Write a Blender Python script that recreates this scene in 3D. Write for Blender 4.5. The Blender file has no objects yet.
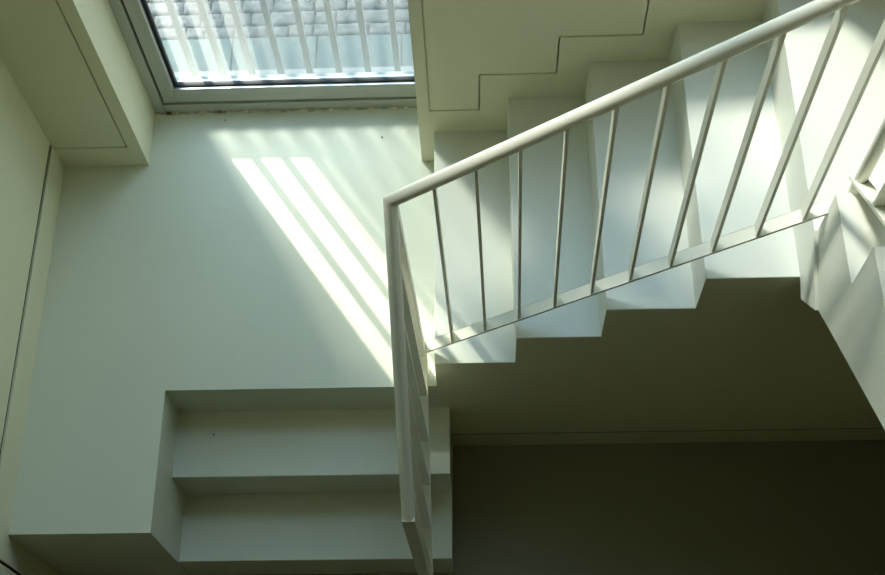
import bpy, bmesh, math, random
from mathutils import Vector, Matrix
random.seed(7)
S = bpy.context.scene
COL = S.collection

# ------------------------------------------------------------------ camera
cam_data = bpy.data.cameras.new('camera')
cam = bpy.data.objects.new('camera', cam_data)
COL.objects.link(cam)
FW = Vector((-0.03612008, 0.44723421, -0.89368725))
RT = Vector((0.999164586, -0.000945439, -0.0408562827))
UP = Vector((0.01911725, 0.89441638, 0.44682644))
rot = Matrix((RT, UP, -FW)).transposed().to_4x4()
cam.matrix_world = Matrix.Translation(Vector((0.5768, -1.4868, 3.7368))) @ rot
cam_data.sensor_width = 36.0
cam_data.lens = 1236.4694 / 885 * 36.0
cam_data.shift_x = 11.24 / 885
cam_data.shift_y = -6.98 / 885
cam_data.clip_start = 0.05
S.camera = cam

# ------------------------------------------------------------------ world, sun, exposure
SUN_H = Vector((-0.683, 1.0, 0.0))           # horizontal heading towards the sun
def sun(name, dz, strength, colour, angle, head=SUN_H):
    l = bpy.data.lights.new(name, 'SUN')
    l.energy = strength; l.color = colour; l.angle = math.radians(angle)
    o = bpy.data.objects.new(name, l); COL.objects.link(o)
    d = head + Vector((0, 0, dz))
    o.rotation_euler = d.to_track_quat('Z', 'Y').to_euler()
    o.location = d * 12
    return o
sun('sun', 0.615, 5.8, (1.0, 0.95, 0.84), 0.7)
sun('added_soft_sun', 1.40, 2.95, (1.0, 0.975, 0.91), 8.8, Vector((-0.70, 1.0, 0.0)))  # second sun added for the faint soft strips and the stair light
W = bpy.data.worlds.new('sky'); S.world = W; W.use_nodes = True
nt = W.node_tree; nt.nodes.clear()
out = nt.nodes.new('ShaderNodeOutputWorld'); bg = nt.nodes.new('ShaderNodeBackground')
tc = nt.nodes.new('ShaderNodeTexCoord'); sx = nt.nodes.new('ShaderNodeSeparateXYZ'); rp = nt.nodes.new('ShaderNodeValToRGB')
rp.color_ramp.elements[0].position = 0.0; rp.color_ramp.elements[0].color = (0.90, 0.97, 0.96, 1)
e_ = rp.color_ramp.elements.new(0.28); e_.color = (0.86, 1.0, 1.05, 1)
rp.color_ramp.elements[0].color = (0.62, 0.68, 0.67, 1); rp.color_ramp.elements[-1].position = 0.75; rp.color_ramp.elements[2].color = (0.48, 0.76, 1.12, 1)
nt.links.new(tc.outputs['Generated'], sx.inputs[0]); nt.links.new(sx.outputs['Z'], rp.inputs[0])
nt.links.new(rp.outputs[0], bg.inputs[0]); bg.inputs[1].default_value = 2.5
nt.links.new(bg.outputs[0], out.inputs[0])
S.view_settings.view_transform = 'Standard'; S.view_settings.look = 'None'
S.view_settings.gamma = 1.0; S.view_settings.use_curve_mapping = False
S.view_settings.exposure = 1.02
S.cycles.max_bounces = 10; S.cycles.diffuse_bounces = 6; S.cycles.transparent_max_bounces = 16
S.cycles.caustics_reflective = False; S.cycles.caustics_refractive = False

# ------------------------------------------------------------------ materials
def mat(name, col, rough=0.5, spec=0.4, var=0.03, scale=6.0, bump=0.0, bscale=60.0, metallic=0.0):
    m = bpy.data.materials.new(name); m.use_nodes = True
    n = m.node_tree; b = n.nodes['Principled BSDF']
    b.inputs['Roughness'].default_value = rough
    b.inputs['Specular IOR Level'].default_value = spec
    b.inputs['Metallic'].default_value = metallic
    t = n.nodes.new('ShaderNodeTexCoord'); nz = n.nodes.new('ShaderNodeTexNoise')
    nz.inputs['Scale'].default_value = scale; nz.inputs['Detail'].default_value = 4
    r = n.nodes.new('ShaderNodeValToRGB')
    r.color_ramp.elements[0].position = 0.3; r.color_ramp.elements[1].position = 0.7
    r.color_ramp.elements[0].color = (*[c * (1 - var) for c in col], 1)
    r.color_ramp.elements[1].color = (*[min(1, c * (1 + var)) for c in col], 1)
    n.links.new(t.outputs['Object'], nz.inputs['Vector']); n.links.new(nz.outputs['Fac'], r.inputs[0])
    n.links.new(r.outputs[0], b.inputs['Base Color'])
    if bump:
        n2 = n.nodes.new('ShaderNodeTexNoise'); n2.inputs['Scale'].default_value = bscale
        bp = n.nodes.new('ShaderNodeBump'); bp.inputs['Strength'].default_value = bump; bp.inputs['Distance'].default_value = 0.002
        n.links.new(t.outputs['Object'], n2.inputs['Vector']); n.links.new(n2.outputs['Fac'], bp.inputs['Height'])
        n.links.new(bp.outputs[0], b.inputs['Normal'])
    return m
M_WALL = mat('cream_wall_paint', (0.73, 0.72, 0.53), 0.55, 0.3, 0.015, 3, 0.05, 90)
M_FLOOR = mat('pale_floor_paint', (0.68, 0.705, 0.585), 0.42, 0.4, 0.02, 2.5, 0.04, 50)
M_STAIR = mat('pale_stair_paint', (0.74, 0.76, 0.68), 0.45, 0.4, 0.015, 2.5, 0.04, 50)
M_RAIL = mat('white_rail_paint', (0.80, 0.80, 0.69), 0.32, 0.5, 0.01, 8)
M_LOWER = mat('shade_darkened_floor', (0.28, 0.27, 0.175), 0.6, 0.25, 0.03, 3)  # shade of the lower floor put into a darker base colour
M_FRAME = mat('grey_frame_paint', (0.46, 0.48, 0.44), 0.4, 0.5, 0.02, 6)
M_FAR = mat('ochre_low_bounce_wall', (0.19, 0.155, 0.07), 0.7, 0.2, 0.02, 3)  # unseen walls, colour chosen to cut and warm the bounced light
M_GAP_SHADE = mat('painted_gap_shade', (0.05, 0.05, 0.04), 0.8, 0.2, 0.1, 10)  # near-black fill that paints the shade inside gaps
M_RUBBER = mat('black_gasket', (0.015, 0.016, 0.018), 0.6, 0.3, 0.1, 10)
M_BEAD = mat('bright_metal_bead', (0.72, 0.74, 0.74), 0.3, 0.5, 0.02, 10, metallic=0.6)
M_SEAL = mat('stained_sealant', (0.5, 0.47, 0.38), 0.9, 0.1, 0.35, 45, 0.6, 80)
M_FLAKE = mat('pale_flake', (0.8, 0.75, 0.6), 0.9, 0.1, 0.1, 40)
M_KERB = mat('white_kerb_render', (0.25, 0.255, 0.245), 0.8, 0.2, 0.03, 12, 0.3, 60)
M_SLAB = mat('blue_grey_slab', (0.10, 0.124, 0.117), 0.8, 0.2, 0.14, 40, 0.4, 90)
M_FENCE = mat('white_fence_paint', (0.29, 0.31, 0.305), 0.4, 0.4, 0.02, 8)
M_SUN_BLOCK = mat('sun_block_render', (0.6, 0.58, 0.52), 0.9, 0.1, 0.05, 3)
M_DEBRIS = mat('brown_speck', (0.06, 0.05, 0.03), 0.9, 0.1, 0.2, 60)

def stone_mat():
    m = bpy.data.materials.new('rough_stone'); m.use_nodes = True
    n = m.node_tree; b = n.nodes['Principled BSDF']; b.inputs['Roughness'].default_value = 0.85
    t = n.nodes.new('ShaderNodeTexCoord'); nz = n.nodes.new('ShaderNodeTexNoise'); nz.inputs['Scale'].default_value = 38
    nz.inputs['Detail'].default_value = 6
    r = n.nodes.new('ShaderNodeValToRGB')
    r.color_ramp.elements[0].position = 0.3; r.color_ramp.elements[0].color = (0.055, 0.057, 0.055, 1)
    r.color_ramp.elements[1].position = 0.72; r.color_ramp.elements[1].color = (0.155, 0.152, 0.143, 1)
    n.links.new(t.outputs['Object'], nz.inputs['Vector']); n.links.new(nz.outputs['Fac'], r.inputs[0])
    n.links.new(r.outputs[0], b.inputs['Base Color'])
    bp = n.nodes.new('ShaderNodeBump'); bp.inputs['Strength'].default_value = 0.7; bp.inputs['Distance'].default_value = 0.01
    n.links.new(nz.outputs['Fac'], bp.inputs['Height']); n.links.new(bp.outputs[0], b.inputs['Normal'])
    return m
M_STONE = stone_mat()
M_JOINT = mat('dark_joint_mortar', (0.045, 0.045, 0.042), 0.95, 0.1, 0.2, 30)

def glass_mat(name, tint, dust):
    m = bpy.data.materials.new(name); m.use_nodes = True
    n = m.node_tree; n.nodes.clear()
    o = n.nodes.new('ShaderNodeOutputMaterial'); mx = n.nodes.new('ShaderNodeMixShader')
    tr = n.nodes.new('ShaderNodeBsdfTransparent'); gl = n.nodes.new('ShaderNodeBsdfGlossy'); fr = n.nodes.new('ShaderNodeLayerWeight')
    tr.inputs[0].default_value = (*tint, 1); gl.inputs['Roughness'].default_value = 0.02; fr.inputs[0].default_value = 0.12
    sc_ = n.nodes.new('ShaderNodeMath'); sc_.operation = 'MULTIPLY_ADD'; sc_.inputs[1].default_value = 0.35; sc_.inputs[2].default_value = 0.03
    n.links.new(fr.outputs['Facing'], sc_.inputs[0]); n.links.new(sc_.outputs[0], mx.inputs[0]); n.links.new(tr.outputs[0], mx.inputs[1]); n.links.new(gl.outputs[0], mx.inputs[2])
    tl = n.nodes.new('ShaderNodeBsdfTranslucent'); tl.inputs[0].default_value = (0.9, 0.95, 0.93, 1); m2 = n.nodes.new('ShaderNodeMixShader'); m2.inputs[0].default_value = dust
    n.links.new(mx.outputs[0], m2.inputs[1]); n.links.new(tl.outputs[0], m2.inputs[2]); n.links.new(m2.outputs[0], o.inputs[0])
    return m
M_GLASS = glass_mat('window_glass', (0.86, 0.88, 0.855), 0.08)
M_CLEAR = glass_mat('clear_stair_window_glass', (0.945, 0.95, 0.925), 0.02)

# ------------------------------------------------------------------ helpers
def link(name, bm, m, parent=None, smooth=False):
    bmesh.ops.recalc_face_normals(bm, faces=bm.faces)
    me = bpy.data.meshes.new(name); bm.to_mesh(me); bm.free()
    if smooth:
        for p in me.polygons: p.use_smooth = True
    me.materials.append(m)
    o = bpy.data.objects.new(name, me); COL.objects.link(o)
    if parent: o.parent = parent; o.matrix_parent_inverse = parent.matrix_world.inverted()
    return o
def add_box(bm, x0, x1, y0, y1, z0, z1, bev=0.0):
    vs = [bm.verts.new((x, y, z)) for x in (x0, x1) for y in (y0, y1) for z in (z0, z1)]
    fs = [(0, 1, 3, 2), (4, 6, 7, 5), (0, 4, 5, 1), (2, 3, 7, 6), (0, 2, 6, 4), (1, 5, 7, 3)]
    faces = [bm.faces.new([vs[i] for i in f]) for f in fs]
    if bev:
        es = list({e for f in faces for e in f.edges})
        bmesh.ops.bevel(bm, geom=es, offset=bev, segments=2, profile=0.5, affect='EDGES')
def box(name, x0, x1, y0, y1, z0, z1, m, parent=None, bev=0.0):
    bm = bmesh.new(); add_box(bm, x0, x1, y0, y1, z0, z1, bev); return link(name, bm, m, parent)
def prism(name, pts, axis, a, b, m, parent=None, bev=0.0, bev_test=None):
    """polygon pts (two remaining axes, in order) extruded along axis from a to b"""
    bm = bmesh.new()
    def P(q, t):
        return {'x': (t, q[0], q[1]), 'y': (q[0], t, q[1]), 'z': (q[0], q[1], t)}[axis]
    A = [bm.verts.new(P(q, a)) for q in pts]; B = [bm.verts.new(P(q, b)) for q in pts]
    bm.faces.new(A); bm.faces.new(list(reversed(B)))
    n = len(pts)
    for i in range(n): bm.faces.new((A[i], A[(i + 1) % n], B[(i + 1) % n], B[i]))
    if bev:
        bm.normal_update()
        es = [e for e in bm.edges if bev_test is None or bev_test(e)]
        if es: bmesh.ops.bevel(bm, geom=es, offset=bev, segments=3, profile=0.5, affect='EDGES')
    return link(name, bm, m, parent)
def add_tube(bm, p0, p1, r, n=24):
    p0, p1 = Vector(p0), Vector(p1); d = (p1 - p0); q = d.to_track_quat('Z', 'Y')
    ring = []
    for c in (p0, p1):
        ring.append([bm.verts.new(c + q @ Vector((r * math.cos(2 * math.pi * i / n), r * math.sin(2 * math.pi * i / n), 0))) for i in range(n)])
    for i in range(n): bm.faces.new((ring[0][i], ring[0][(i + 1) % n], ring[1][(i + 1) % n], ring[1][i]))
    bm.faces.new(list(reversed(ring[0]))); bm.faces.new(ring[1])
def sweep_round(bm, path, r, n=28):
    """mitred round rail along a polyline"""
    path = [Vector(p) for p in path]; rings = []
    dirs = [(path[i + 1] - path[i]).normalized() for i in range(len(path) - 1)]
    d = dirs[0]; u = d.cross(Vector((0, 0, 1))).normalized(); v = u.cross(d).normalized()
    base = [(r * math.cos(2 * math.pi * i / n), r * math.sin(2 * math.pi * i / n)) for i in range(n)]
    cur = [path[0] + u * a + v * b for a, b in base]
    rings.append(cur)
    for k in range(1, len(path)):
        d = dirs[k - 1]
        nrm = (d + dirs[k]).normalized() if k < len(path) - 1 else d
        cur = [c + d * ((path[k] - c).dot(nrm) / d.dot(nrm)) for c in rings[-1]]
        rings.append(cur)
    V = [[bm.verts.new(c) for c in rg] for rg in rings]
    for a, b in zip(V[:-1], V[1:]):
        for i in range(n): bm.faces.new((a[i], a[(i + 1) % n], b[(i + 1) % n], b[i]))
    bm.faces.new(V[0]); bm.faces.new(list(reversed(V[-1])))
def struct(o): o['kind'] = 'structure'; return o
def tag(o, label, cat, group=None, kind=None):
    o['label'] = label; o['category'] = cat
    if group: o['group'] = group
    if kind: o['kind'] = kind
    return o
def empty(name, loc=(0, 0, 0)):
    o = bpy.data.objects.new(name, None); COL.objects.link(o); o.location = loc
    bpy.context.view_layer.update(); return o

# ------------------------------------------------------------------ dimensions (metres; landing floor is z = 0)
G, R_ = 0.25, 0.1862                     # going and rise of the upper flight
X1 = 0.4435                              # first riser
XL, XLP = -0.8925, -0.895                 # left skirting face and wall panel face
YB, YB2 = 0.858, 0.867                   # back wall right of / left of the window
YW = 1.092                               # window frame plane
XV, XR = -0.587, 0.393                   # recess sides
YG = -0.472                              # front edge of the landing on the left
XS, XE = -0.4455, 0.4794                 # ends of the lower steps
R2, G3 = 0.1976, 0.2325
ZL = -0.593                              # lower floor
X5 = X1 + 4 * G                          # fifth riser
XRW = 2.36                               # right wall
YF = -3.2                                # wall behind the viewer
ZC = 5.2

# ------------------------------------------------------------------ room shell
struct(prism('floor', [(XLP, YG), (XS, YG), (XS, 0.0), (X1, 0.0), (X1, YB), (0.50, YB), (0.50, 1.2), (XLP, 1.2)], 'z', ZL, 0.0, M_FLOOR))
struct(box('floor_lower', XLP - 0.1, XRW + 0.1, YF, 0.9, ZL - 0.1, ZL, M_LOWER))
struct(box('ceiling', XLP - 0.2, XRW + 0.2, YF - 0.2, 1.2, ZC, ZC + 0.15, M_WALL))
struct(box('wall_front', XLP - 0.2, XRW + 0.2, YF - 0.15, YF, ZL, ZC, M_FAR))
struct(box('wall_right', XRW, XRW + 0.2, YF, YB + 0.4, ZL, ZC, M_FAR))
# left wall: backing, panels split by a groove filled with a shade-dark strip, proud skirting that turns down at the landing edge
wl = struct(box('wall_left', XLP - 0.2, XLP - 0.030, YF, 1.2, ZL, ZC, M_WALL))
GY = -0.560
prism('panel', [(YB2, 0.160), (YB2, ZC), (YF, ZC), (YF, ZL), (GY - 0.006, ZL), (GY - 0.006, 0.160)], 'x', XLP - 0.030, XLP, M_WALL, wl)
prism('gap_shade_strip', [(YB2, 0.1425), (YB2, 0.1595), (GY - 0.0055, 0.1595), (GY - 0.0055, ZL), (GY + 0.0035, ZL), (GY + 0.0035, 0.1425)], 'x', XLP - 0.030, XLP - 0.004, M_GAP_SHADE, wl)  # dark strip in the groove, coloured as its shade
sk = struct(prism('baseboard_left', [(YB2, 0.0), (YB2, 0.142), (GY + 0.004, 0.142), (GY + 0.004, ZL), (YG, ZL), (YG, 0.0)], 'x', XLP - 0.029, XL, M_WALL))

# back wall left of the window
wb = struct(box('wall_back', XLP - 0.2, XV, YB2 + 0.010, 1.2, 0.0, ZC, M_WALL))
box('panel', XLP, -0.6385, YB2, YB2 + 0.010, 0.126, ZC, M_WALL, wb, 0.0)
prism('margin_strip', [(XLP, 0.0), (XV, 0.0), (XV, ZC), (-0.6325, ZC), (-0.6325, 0.119), (XLP, 0.119)], 'y', YB2, YB2 + 0.010, M_WALL, wb, 0.0015,
      lambda e: abs(e.verts[0].co.x - XV) < 1e-4 and abs(e.verts[1].co.x - XV) < 1e-4)
box('lintel', XV, 0.50, YB2, 1.2, 4.3, ZC, M_WALL, wb)

# back wall right of the window, above the flight
W2L, W2R, W2B, W2T = 0.50, 1.50, 1.18, 4.6
wr = struct(box('wall_back_stair', XR, W2L, YB + 0.010, 0.94, -0.05, ZC, M_WALL))
box('wall_below_window', W2L, XRW, YB + 0.010, 1.2, ZL, W2B, M_WALL, wr)
box('wall_above_window', W2L, W2R, YB + 0.010, 1.2, W2T, ZC, M_WALL, wr)
box('wall_beside_window', W2R, XRW, YB + 0.010, 1.2, W2B, ZC, M_WALL, wr)
gx, gz = [0.435, 0.599, 0.845, 1.097, 1.347], [0.312, 0.506, 0.690, 0.872]
h, hz = 0.0020, 0.0045
low = []
for i in range(4):
    low += [(gx[i] + h, gz[i] + hz), (gx[i + 1] + h, gz[i] + hz)]
panel = low + [(gx[4] + h, W2B), (W2L, W2B), (W2L, ZC), (gx[0] + h, ZC)]
prism('panel', panel, 'y', YB, YB + 0.010, M_WALL, wr)
ups = [(gx[4] - h, gz[3] - hz)]
for i in (3, 2, 1, 0):
    ups += [(gx[i] - h, gz[i] - hz)]
    if i: ups += [(gx[i] - h, gz[i - 1] - hz)]
edge = [(XR, -0.02), (X1, -0.02)]
for k in range(1, 5):
    edge += [(X1 + (k - 1) * G, R_ * k - 0.02), (X1 + k * G, R_ * k - 0.02)]
border = edge + [(X5, W2B), (gx[4] - h, W2B)] + ups + [(gx[0] - h, ZC), (XR, ZC)]
struct(prism('baseboard_back', border, 'y', YB, YB + 0.010, M_WALL))

# ------------------------------------------------------------------ wall carrying the upper flight (y = 0 face)
pr = [(X1, ZL + 0.127), (XRW, ZL + 0.127), (XRW, R_ * 4), (X5, R_ * 4), (X5, R_ * 3)]
for k in (3, 2, 1):
    pr += [(X1 + k * G, R_ * k), (X1 + k * G, R_ * (k - 1))]
pr += [(X1, 0.0)]
wu = struct(prism('wall_under_stairs', pr, 'y', 0.0, 0.05, M_WALL))
box('wall_core', X1 + 0.01, XRW, 0.030, 0.05, ZL, ZL + 0.14, M_WALL, wu)
box('gap_shade_strip', X1, XRW, 0.003, 0.030, ZL + 0.114, ZL + 0.126, M_GAP_SHADE, wu)  # dark filler above the baseboard, painted in place of shade
struct(box('baseboard_under_stairs', X1, XRW, 0.0, 0.030, ZL, ZL + 0.113, M_WALL))

# ------------------------------------------------------------------ upper staircase
st = empty('staircase', (X1, 0.0, 0.0))
tag(st, 'pale painted staircase climbing right from the landing then turning toward the viewer', 'staircase')
def nose(e):
    a, b = e.verts[0].co, e.verts[1].co
    return e.is_manifold and abs(a.z - b.z) < 1e-5
for k in range(1, 5):
    x0, x1 = X1 + (k - 1) * G, X1 + k * G
    z0, z1 = R_ * (k - 1), R_ * k
    bm = bmesh.new(); add_box(bm, x0, x1, 0.0, YB, z0, z1)
    es = [e for e in bm.edges if all(abs(v.co.z - z1) < 1e-5 for v in e.verts) and (all(abs(v.co.x - x0) < 1e-5 for v in e.verts) or all(abs(v.co.y) < 1e-5 for v in e.verts))]
    bmesh.ops.bevel(bm, geom=es, offset=0.003, segments=3, profile=0.5, affect='EDGES')
    o = link('step', bm, M_STAIR, st); o.data.materials.append(M_WALL)
    for p_ in o.data.polygons:
        if p_.normal.y < -0.98: p_.material_index = 1
Y1, G2 = 0.0397, 0.2464                   # first riser of the second flight
soff = lambda y: 1.186 - 0.756 * (y + 0.605)
quarter = [(YB, 4 * R_), (YB, 5 * R_), (Y1, 5 * R_), (-0.138, soff(-0.138) - 0.003), (-0.054, 0.721), (0.0, 4 * R_ - 0.001)]
bm = prism('corner_step', quarter, 'x', X5, XRW - 0.002, M_STAIR, st, 0.004,
           lambda e: all(abs(v.co.z - 5 * R_) < 1e-4 and abs(v.co.x - X5) < 1e-4 for v in e.verts))
XQ = X5 + 0.008
for k in range(1, 8):
    ya, yb = Y1 - (k - 1) * G2, Y1 - k * G2
    zt = R_ * (5 + k)
    if k == 1: poly = [(ya, 5 * R_ + 0.001), (ya, zt), (yb, zt), (yb, soff(yb)), (-0.138 - 0.003, soff(-0.138))]
    else: poly = [(ya, soff(ya)), (ya, zt), (yb, zt), (yb, soff(yb))]
    prism('step', poly, 'x', XQ, XRW - 0.002, M_STAIR, st, 0.003,
          lambda e: all(abs(v.co.z - zt) < 1e-4 for v in e.verts) and (all(abs(v.co.x - XQ) < 1e-4 for v in e.verts) or all(abs(v.co.y - ya) < 1e-4 for v in e.verts)))

# ------------------------------------------------------------------ lower steps
ls = empty('lower_steps', (0.0, -0.2, ZL))
tag(ls, 'two wide pale steps going down from the landing edge to the dark lower floor', 'steps')
for k in (1, 2):
    y1, y0 = -(k - 1) * G3, -k * G3
    bm = bmesh.new(); add_box(bm, XS, XE, y0, y1, ZL, -k * R2)
    es = [e for e in bm.edges if all(abs(v.co.z + k * R2) < 1e-5 for v in e.verts) and all(abs(v.co.y - y0) < 1e-5 for v in e.verts)]
    bmesh.ops.bevel(bm, geom=es, offset=0.003, segments=3, profile=0.5, affect='EDGES')
    link('step', bm, M_FLOOR, ls)

# ------------------------------------------------------------------ window
XW0, XW1, ZT, ZF = XV, 0.495, 1.62, 4.3
wn = struct(empty('window_1', (-0.03, YW, 0.0)))
def frame_bm(x0, x1, z0, z1, w, y0, y1, bev=0.002, wb=None):
    bm = bmesh.new(); wb = w if wb is None else wb
    add_box(bm, x0, x0 + w, y0, y1, z0, z1, bev); add_box(bm, x1 - w, x1, y0, y1, z0, z1, bev)
    add_box(bm, x0 + w, x1 - w, y0, y1, z0, z0 + wb, bev); add_box(bm, x0 + w, x1 - w, y0, y1, z1 - w, z1, bev)
    return bm
link('window_frame', frame_bm(XW0, XW1, 0.0, ZT, 0.038, YW, YW + 0.07, wb=0.046), M_FRAME, wn)
link('gap_shade_strip', frame_bm(XW0 + 0.038, XW1 - 0.038, 0.046, ZT - 0.038, 0.010, YW + 0.016, YW + 0.06, 0, wb=0.012), M_GAP_SHADE, wn)  # dark filler painted as the shade between frame and sash
sash = link('sash', frame_bm(XW0 + 0.046, XW1 - 0.046, 0.056, ZT - 0.046, 0.048, YW + 0.004, YW + 0.066, wb=0.072), M_FRAME, wn)
link('glazing_bead', frame_bm(XW0 + 0.092, XW1 - 0.092, 0.124, ZT - 0.092, 0.006, YW + 0.006, YW + 0.05, wb=0.008), M_BEAD, sash)
link('gasket', frame_bm(XW0 + 0.096, XW1 - 0.096, 0.128, ZT - 0.096, 0.014, YW + 0.018, YW + 0.036, 0, wb=0.011), M_RUBBER, sash)
box('light_block_panel', XW0, -0.40, YW, YW + 0.07, 2.02, ZF, M_FRAME, wn)  # unseen panel added to hold light off the lower steps
box('light_block_transom', XW0, XW1, YW, YW + 0.07, ZT, 2.02, M_FRAME, wn, 0.002)  # unseen bar added to keep a sun spot off the lower floor
link('window_frame', frame_bm(-0.40, XW1, 2.02, ZF, 0.03, YW, YW + 0.07), M_FRAME, wn)  # unseen fanlight added to light the handrail and second flight
box('glass_pane', -0.37, XW1 - 0.03, YW + 0.026, YW + 0.032, 2.05, ZF - 0.03, M_CLEAR, wn)
box('glass_pane', XW0 + 0.105, XW1 - 0.105, YW + 0.026, YW + 0.032, 0.130, ZT - 0.105, M_GLASS, wn)

w2 = struct(empty('window_2', (1.2, 1.0, W2B)))
link('window_frame', frame_bm(W2L, W2R, W2B, W2T, 0.025, 1.0, 1.06), M_FRAME, w2)
box('glass_pane', W2L + 0.025, W2R - 0.025, 1.026, 1.032, W2B + 0.025, W2T - 0.025, M_CLEAR, w2)

# stained sealant line at the foot of the window
bm = bmesh.new()
x = XV
while x < XR:
    w_ = random.uniform(0.01, 0.03)
    add_box(bm, x, min(x + w_ + 0.002, XR), YW - random.uniform(0.004, 0.011), YW, 0.0, random.uniform(0.002, 0.005)); x += w_
seal = struct(link('trim_1', bm, M_SEAL))
bm = bmesh.new()
for _ in range(22):
    cx = random.choice([random.uniform(-0.57, -0.30), random.uniform(-0.57, 0.38)]); w_ = random.uniform(0.004, 0.02)
    add_box(bm, cx, cx + w_, YW - random.uniform(0.010, 0.015), YW - 0.002, 0.001, 0.0055)
link('flaked_filler', bm, M_FLAKE, seal)

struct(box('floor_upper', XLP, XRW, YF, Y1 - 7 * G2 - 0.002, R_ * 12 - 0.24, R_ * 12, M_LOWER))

# ------------------------------------------------------------------ stair railing
YR, X2, X2B, X2E = 0.05, 0.370, 0.400, 0.388
SL = 0.80
zb = lambda x: 0.198 + SL * (x - 0.4143)        # underside of the bottom rail
zh = lambda x: 1.112 + 0.795 * (x - 0.3744)     # handrail centre
XT = 1.500
rl = empty('stair_railing', (X2, YR, 0.0))
tag(rl, 'white metal stair railing with round handrail and flat balusters along both flights', 'railing')
SL2, SL3 = 0.85, 0.756
EY = 0.655                                       # run of the lower railing
zc0, zb0 = zh(X2), zb(X2B)
hand = [(X2E, YR - EY + 0.012, zc0 - SL2 * (EY - 0.012)), (X2, YR, zc0), (XT, YR, zh(XT)), (XT, YR - 1.72, zh(XT) + SL3 * 1.72)]
bm = bmesh.new(); sweep_round(bm, hand, 0.0178)
o = link('handrail', bm, M_RAIL, rl, smooth=True)
me = o.data
for p_ in me.polygons:
    if len(p_.vertices) > 4: p_.use_smooth = False
md = o.modifiers.new('edges', 'EDGE_SPLIT'); md.split_angle = math.radians(40)
# flat bottom rail in three pitches
T = 0.008; HW = 0.019
def flat_x(xa, xb):
    pts = [(xa, zb(xa)), (xb, zb(xb)), (xb, zb(xb) + T), (xa, zb(xa) + T)]
    return prism('bottom_rail', pts, 'y', YR - HW, YR + HW, M_RAIL, rl, 0.001)
def flat_y(x, ya, za, yb, zb_):
    pts = [(ya, za), (yb, zb_), (yb, zb_ + T), (ya, za + T)]
    return prism('bottom_rail', pts, 'x', x - HW, x + HW, M_RAIL, rl, 0.001)
flat_x(X2B + HW, XT + HW)
flat_y(X2B, YR + HW, zb0, YR - EY, zb0 - SL2 * EY)
ZQ = 1.152
flat_y(XT, YR + HW, ZQ - SL3 * HW, YR - 1.72, ZQ + SL3 * 1.72)
BD, BT = 0.0165, 0.004
def bar(x, y, z0, z1, along, slope, parent=rl, name='baluster', lean=0.0):
    """flat bar, thin along the rail; its ends are cut to the pitch"""
    bm = bmesh.new()
    hx, hy = (BT, BD) if along == 'x' else (BD, BT)
    vs = []
    for z in (z0, z1):
        for dx, dy in ((-hx, -hy), (hx, -hy), (hx, hy), (-hx, hy)):
            vs.append(bm.verts.new((x + dx + (lean if z == z1 else 0.0), y + dy, z + slope * (dx if along == 'x' else dy))))
    for f in ((0, 1, 2, 3), (4, 5, 6, 7), (0, 1, 5, 4), (1, 2, 6, 5), (2, 3, 7, 6), (3, 0, 4, 7)):
        bm.faces.new([vs[i] for i in f])
    return link(name, bm, M_RAIL, parent)
for i in range(10):
    x = 0.5015 + 0.1 * i
    le = -0.021 + 0.0017 * i
    bar(x, YR, zb(x) + T - 0.001, zh(x + le) - 0.012, 'x', SL, lean=le)
for i in range(1, 6):
    t = 0.115 * i
    bar(X2B, YR - t, zb0 - SL2 * t + T - 0.001, zc0 - SL2 * t - 0.012, 'y', SL2, lean=X2 + (X2E - X2) * t / EY - X2B)
def post(name, xb, xt, y, hw, hd, z0, z1, bev):
    bm = bmesh.new(); add_box(bm, -hw, hw, y - hd, y + hd, z0, z1, bev)
    for v in bm.verts: v.co.x += xb + (xt - xb) * (v.co.z - z0) / (z1 - z0)
    return link(name, bm, M_RAIL, rl)
ye = YR - EY
post('end_post', X2B + 0.012, X2E, ye + 0.004, 0.0175, 0.006, ZL, zc0 - SL2 * (EY - 0.012) + 0.012, 0.0015)
post('newel_post', X2B + 0.003, X2, YR, 0.0165, 0.0165, 0.0, zc0 - 0.004, 0.003)
bm = bmesh.new(); add_tube(bm, (XT, YR, 5 * R_), (XT, YR, zh(XT) - 0.01), 0.016)
o = link('newel_post', bm, M_RAIL, rl, smooth=True)
md = o.modifiers.new('edges', 'EDGE_SPLIT'); md.split_angle = math.radians(40)
for i in range(1, 15):
    t = 0.115 * i + 0.01
    bar(XT, YR - t, ZQ + SL3 * t + T - 0.001, zh(XT) + SL3 * t - 0.012, 'y', -SL3)

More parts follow.
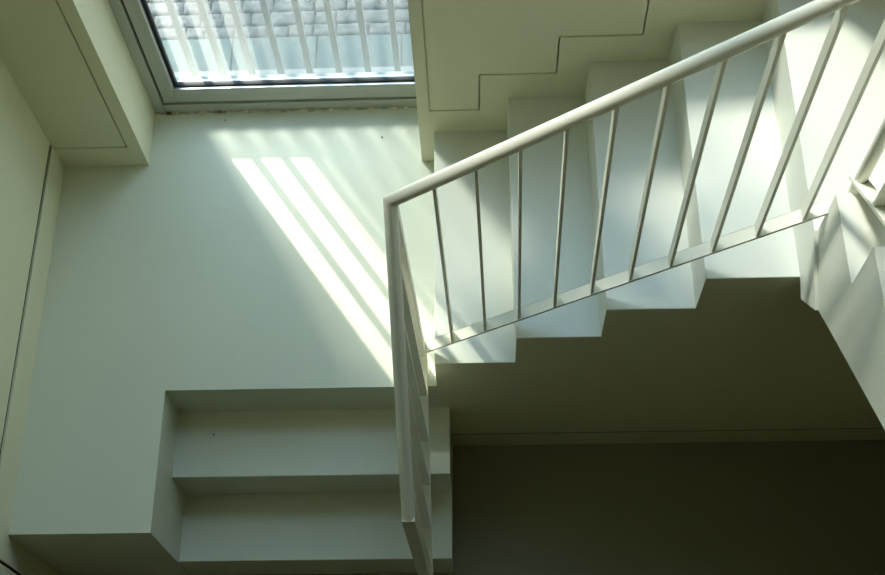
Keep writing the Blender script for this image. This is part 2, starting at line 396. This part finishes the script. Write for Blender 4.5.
# ------------------------------------------------------------------ outside
struct(box('kerb', -1.6, 2.6, 1.164, 1.296, -0.30, -0.03, M_KERB))
struct(box('ground_paving', -6, 7, 1.296, 1.472, -0.30, -0.064, M_SLAB))
bm = bmesh.new()
for q in range(-18, 20):
    xx = -0.338 + 0.3245 * q
    add_box(bm, xx - 0.003, xx + 0.003, 1.297, 1.471, -0.066, -0.0628)
link('slab_joint', bm, M_JOINT, bpy.data.objects['ground_paving'])
struct(box('ground', -30, 30, 1.46, 40, -0.32, -0.085, M_JOINT))
def rough_stone(bm, x0, x1, y0, y1, z0, z1):
    nx, ny = 8, 5; V = {}
    for i in range(nx + 1):
        for j in range(ny + 1):
            u, v = i / nx, j / ny
            edge_ = i in (0, nx) or j in (0, ny)
            V[i, j] = bm.verts.new((x0 + (x1 - x0) * u + random.uniform(-.002, .002), y0 + (y1 - y0) * v + random.uniform(-.002, .002),
                                    (z1 - random.uniform(0.006, 0.009) if edge_ else z1 + random.uniform(-.0025, .0025))))
    for i in range(nx):
        for j in range(ny): bm.faces.new((V[i, j], V[i + 1, j], V[i + 1, j + 1], V[i, j + 1]))
    ring = [V[i, 0] for i in range(nx + 1)] + [V[nx, j] for j in range(1, ny + 1)] + [V[i, ny] for i in range(nx - 1, -1, -1)] + [V[0, j] for j in range(ny - 1, 0, -1)]
    low_ = [bm.verts.new((v.co.x, v.co.y, z0)) for v in ring]
    for i in range(len(ring)): bm.faces.new((ring[i], low_[i], low_[(i + 1) % len(ring)], ring[(i + 1) % len(ring)]))
bm = bmesh.new()
y = 1.475
while y < 2.3:
    dy = random.uniform(0.052, 0.066); x = -1.6 + random.uniform(0, 0.1)
    while x < 1.6:
        dx = random.uniform(0.07, 0.17)
        rough_stone(bm, x, x + dx - 0.004, y, y + dy - 0.004, -0.12, -0.062 + random.uniform(-.004, .005)); x += dx
    y += dy
tag(link('stone_paving', bm, M_STONE, None, True), 'rough grey stone setts in rows seen through the window', 'paving', kind='stuff')
# white bar fence on the kerb
fn = empty('bar_fence', (0, 1.255, -0.03))
tag(fn, 'white flat bar fence standing on the kerb just outside the window', 'fence')
first = None
YBAR = 1.243
xs = [-0.4482 + 0.1078 * i for i in range(-4, 12)]
for xx in xs:
    yy = YBAR - 0.0305 * (xx + 0.4496)
    if first is None:
        bm = bmesh.new(); add_box(bm, -0.011, 0.011, -0.011, 0.011, 0.0, 2.35, 0.002)
        first = link('bar', bm, M_FENCE); o = first
    else:
        o = first.copy(); COL.objects.link(o)
    o.location = (xx, yy, -0.03); o.parent = fn; o.matrix_parent_inverse = fn.matrix_world.inverted()
bm = bmesh.new(); add_box(bm, xs[0] - 0.02, xs[-1] + 0.02, 1.195, 1.285, 2.32, 2.33)
link('top_rail', bm, M_FENCE, fn)
# unseen building added as a sun blocker; its edge cuts the sunlight
hs = empty('sun_block_building', (-1.0, 9.5, -0.06))
struct(hs)
HX, HY = -0.01 - 0.683 * 8.0, 0.885 + 8.0
box('wall', HX, HX + 8.0, HY, HY + 5, -0.1, 6.2, M_SUN_BLOCK, hs)  # body of the added blocker, its edge ends the bright strips
box('sun_block_tower', HX, HX + 1.40, HY, HY + 0.25, 6.2, 8.6, M_SUN_BLOCK, hs)  # narrow blocker added to keep direct sun off the treads
prism('sun_block_roof', [(HY - 0.0, 6.2), (HY + 2.5, 6.7), (HY + 5.0, 6.2)], 'x', HX, HX + 8.0, M_SUN_BLOCK, hs)

# specks lying about
def speck(x, y, z, s, label):
    bm = bmesh.new(); bmesh.ops.create_icosphere(bm, subdivisions=2, radius=s)
    for v in bm.verts: v.co = v.co * random.uniform(0.7, 1.1); v.co.z = v.co.z * 0.6
    o = link('grit_speck', bm, M_DEBRIS); o.location = (x, y, z + s * 0.55); tag(o, label, 'speck')
    return o
speck(0.249, 0.962, 0.0, 0.0035, 'tiny dark speck of grit on the landing before the window, near the right wall')
speck(-0.326, 1.052, 0.0, 0.003, 'tiny dark speck of grit by the sealant line under the window')
speck(-0.318, -0.085, -R2, 0.0035, 'tiny dark speck of grit on the upper of the two lower steps')
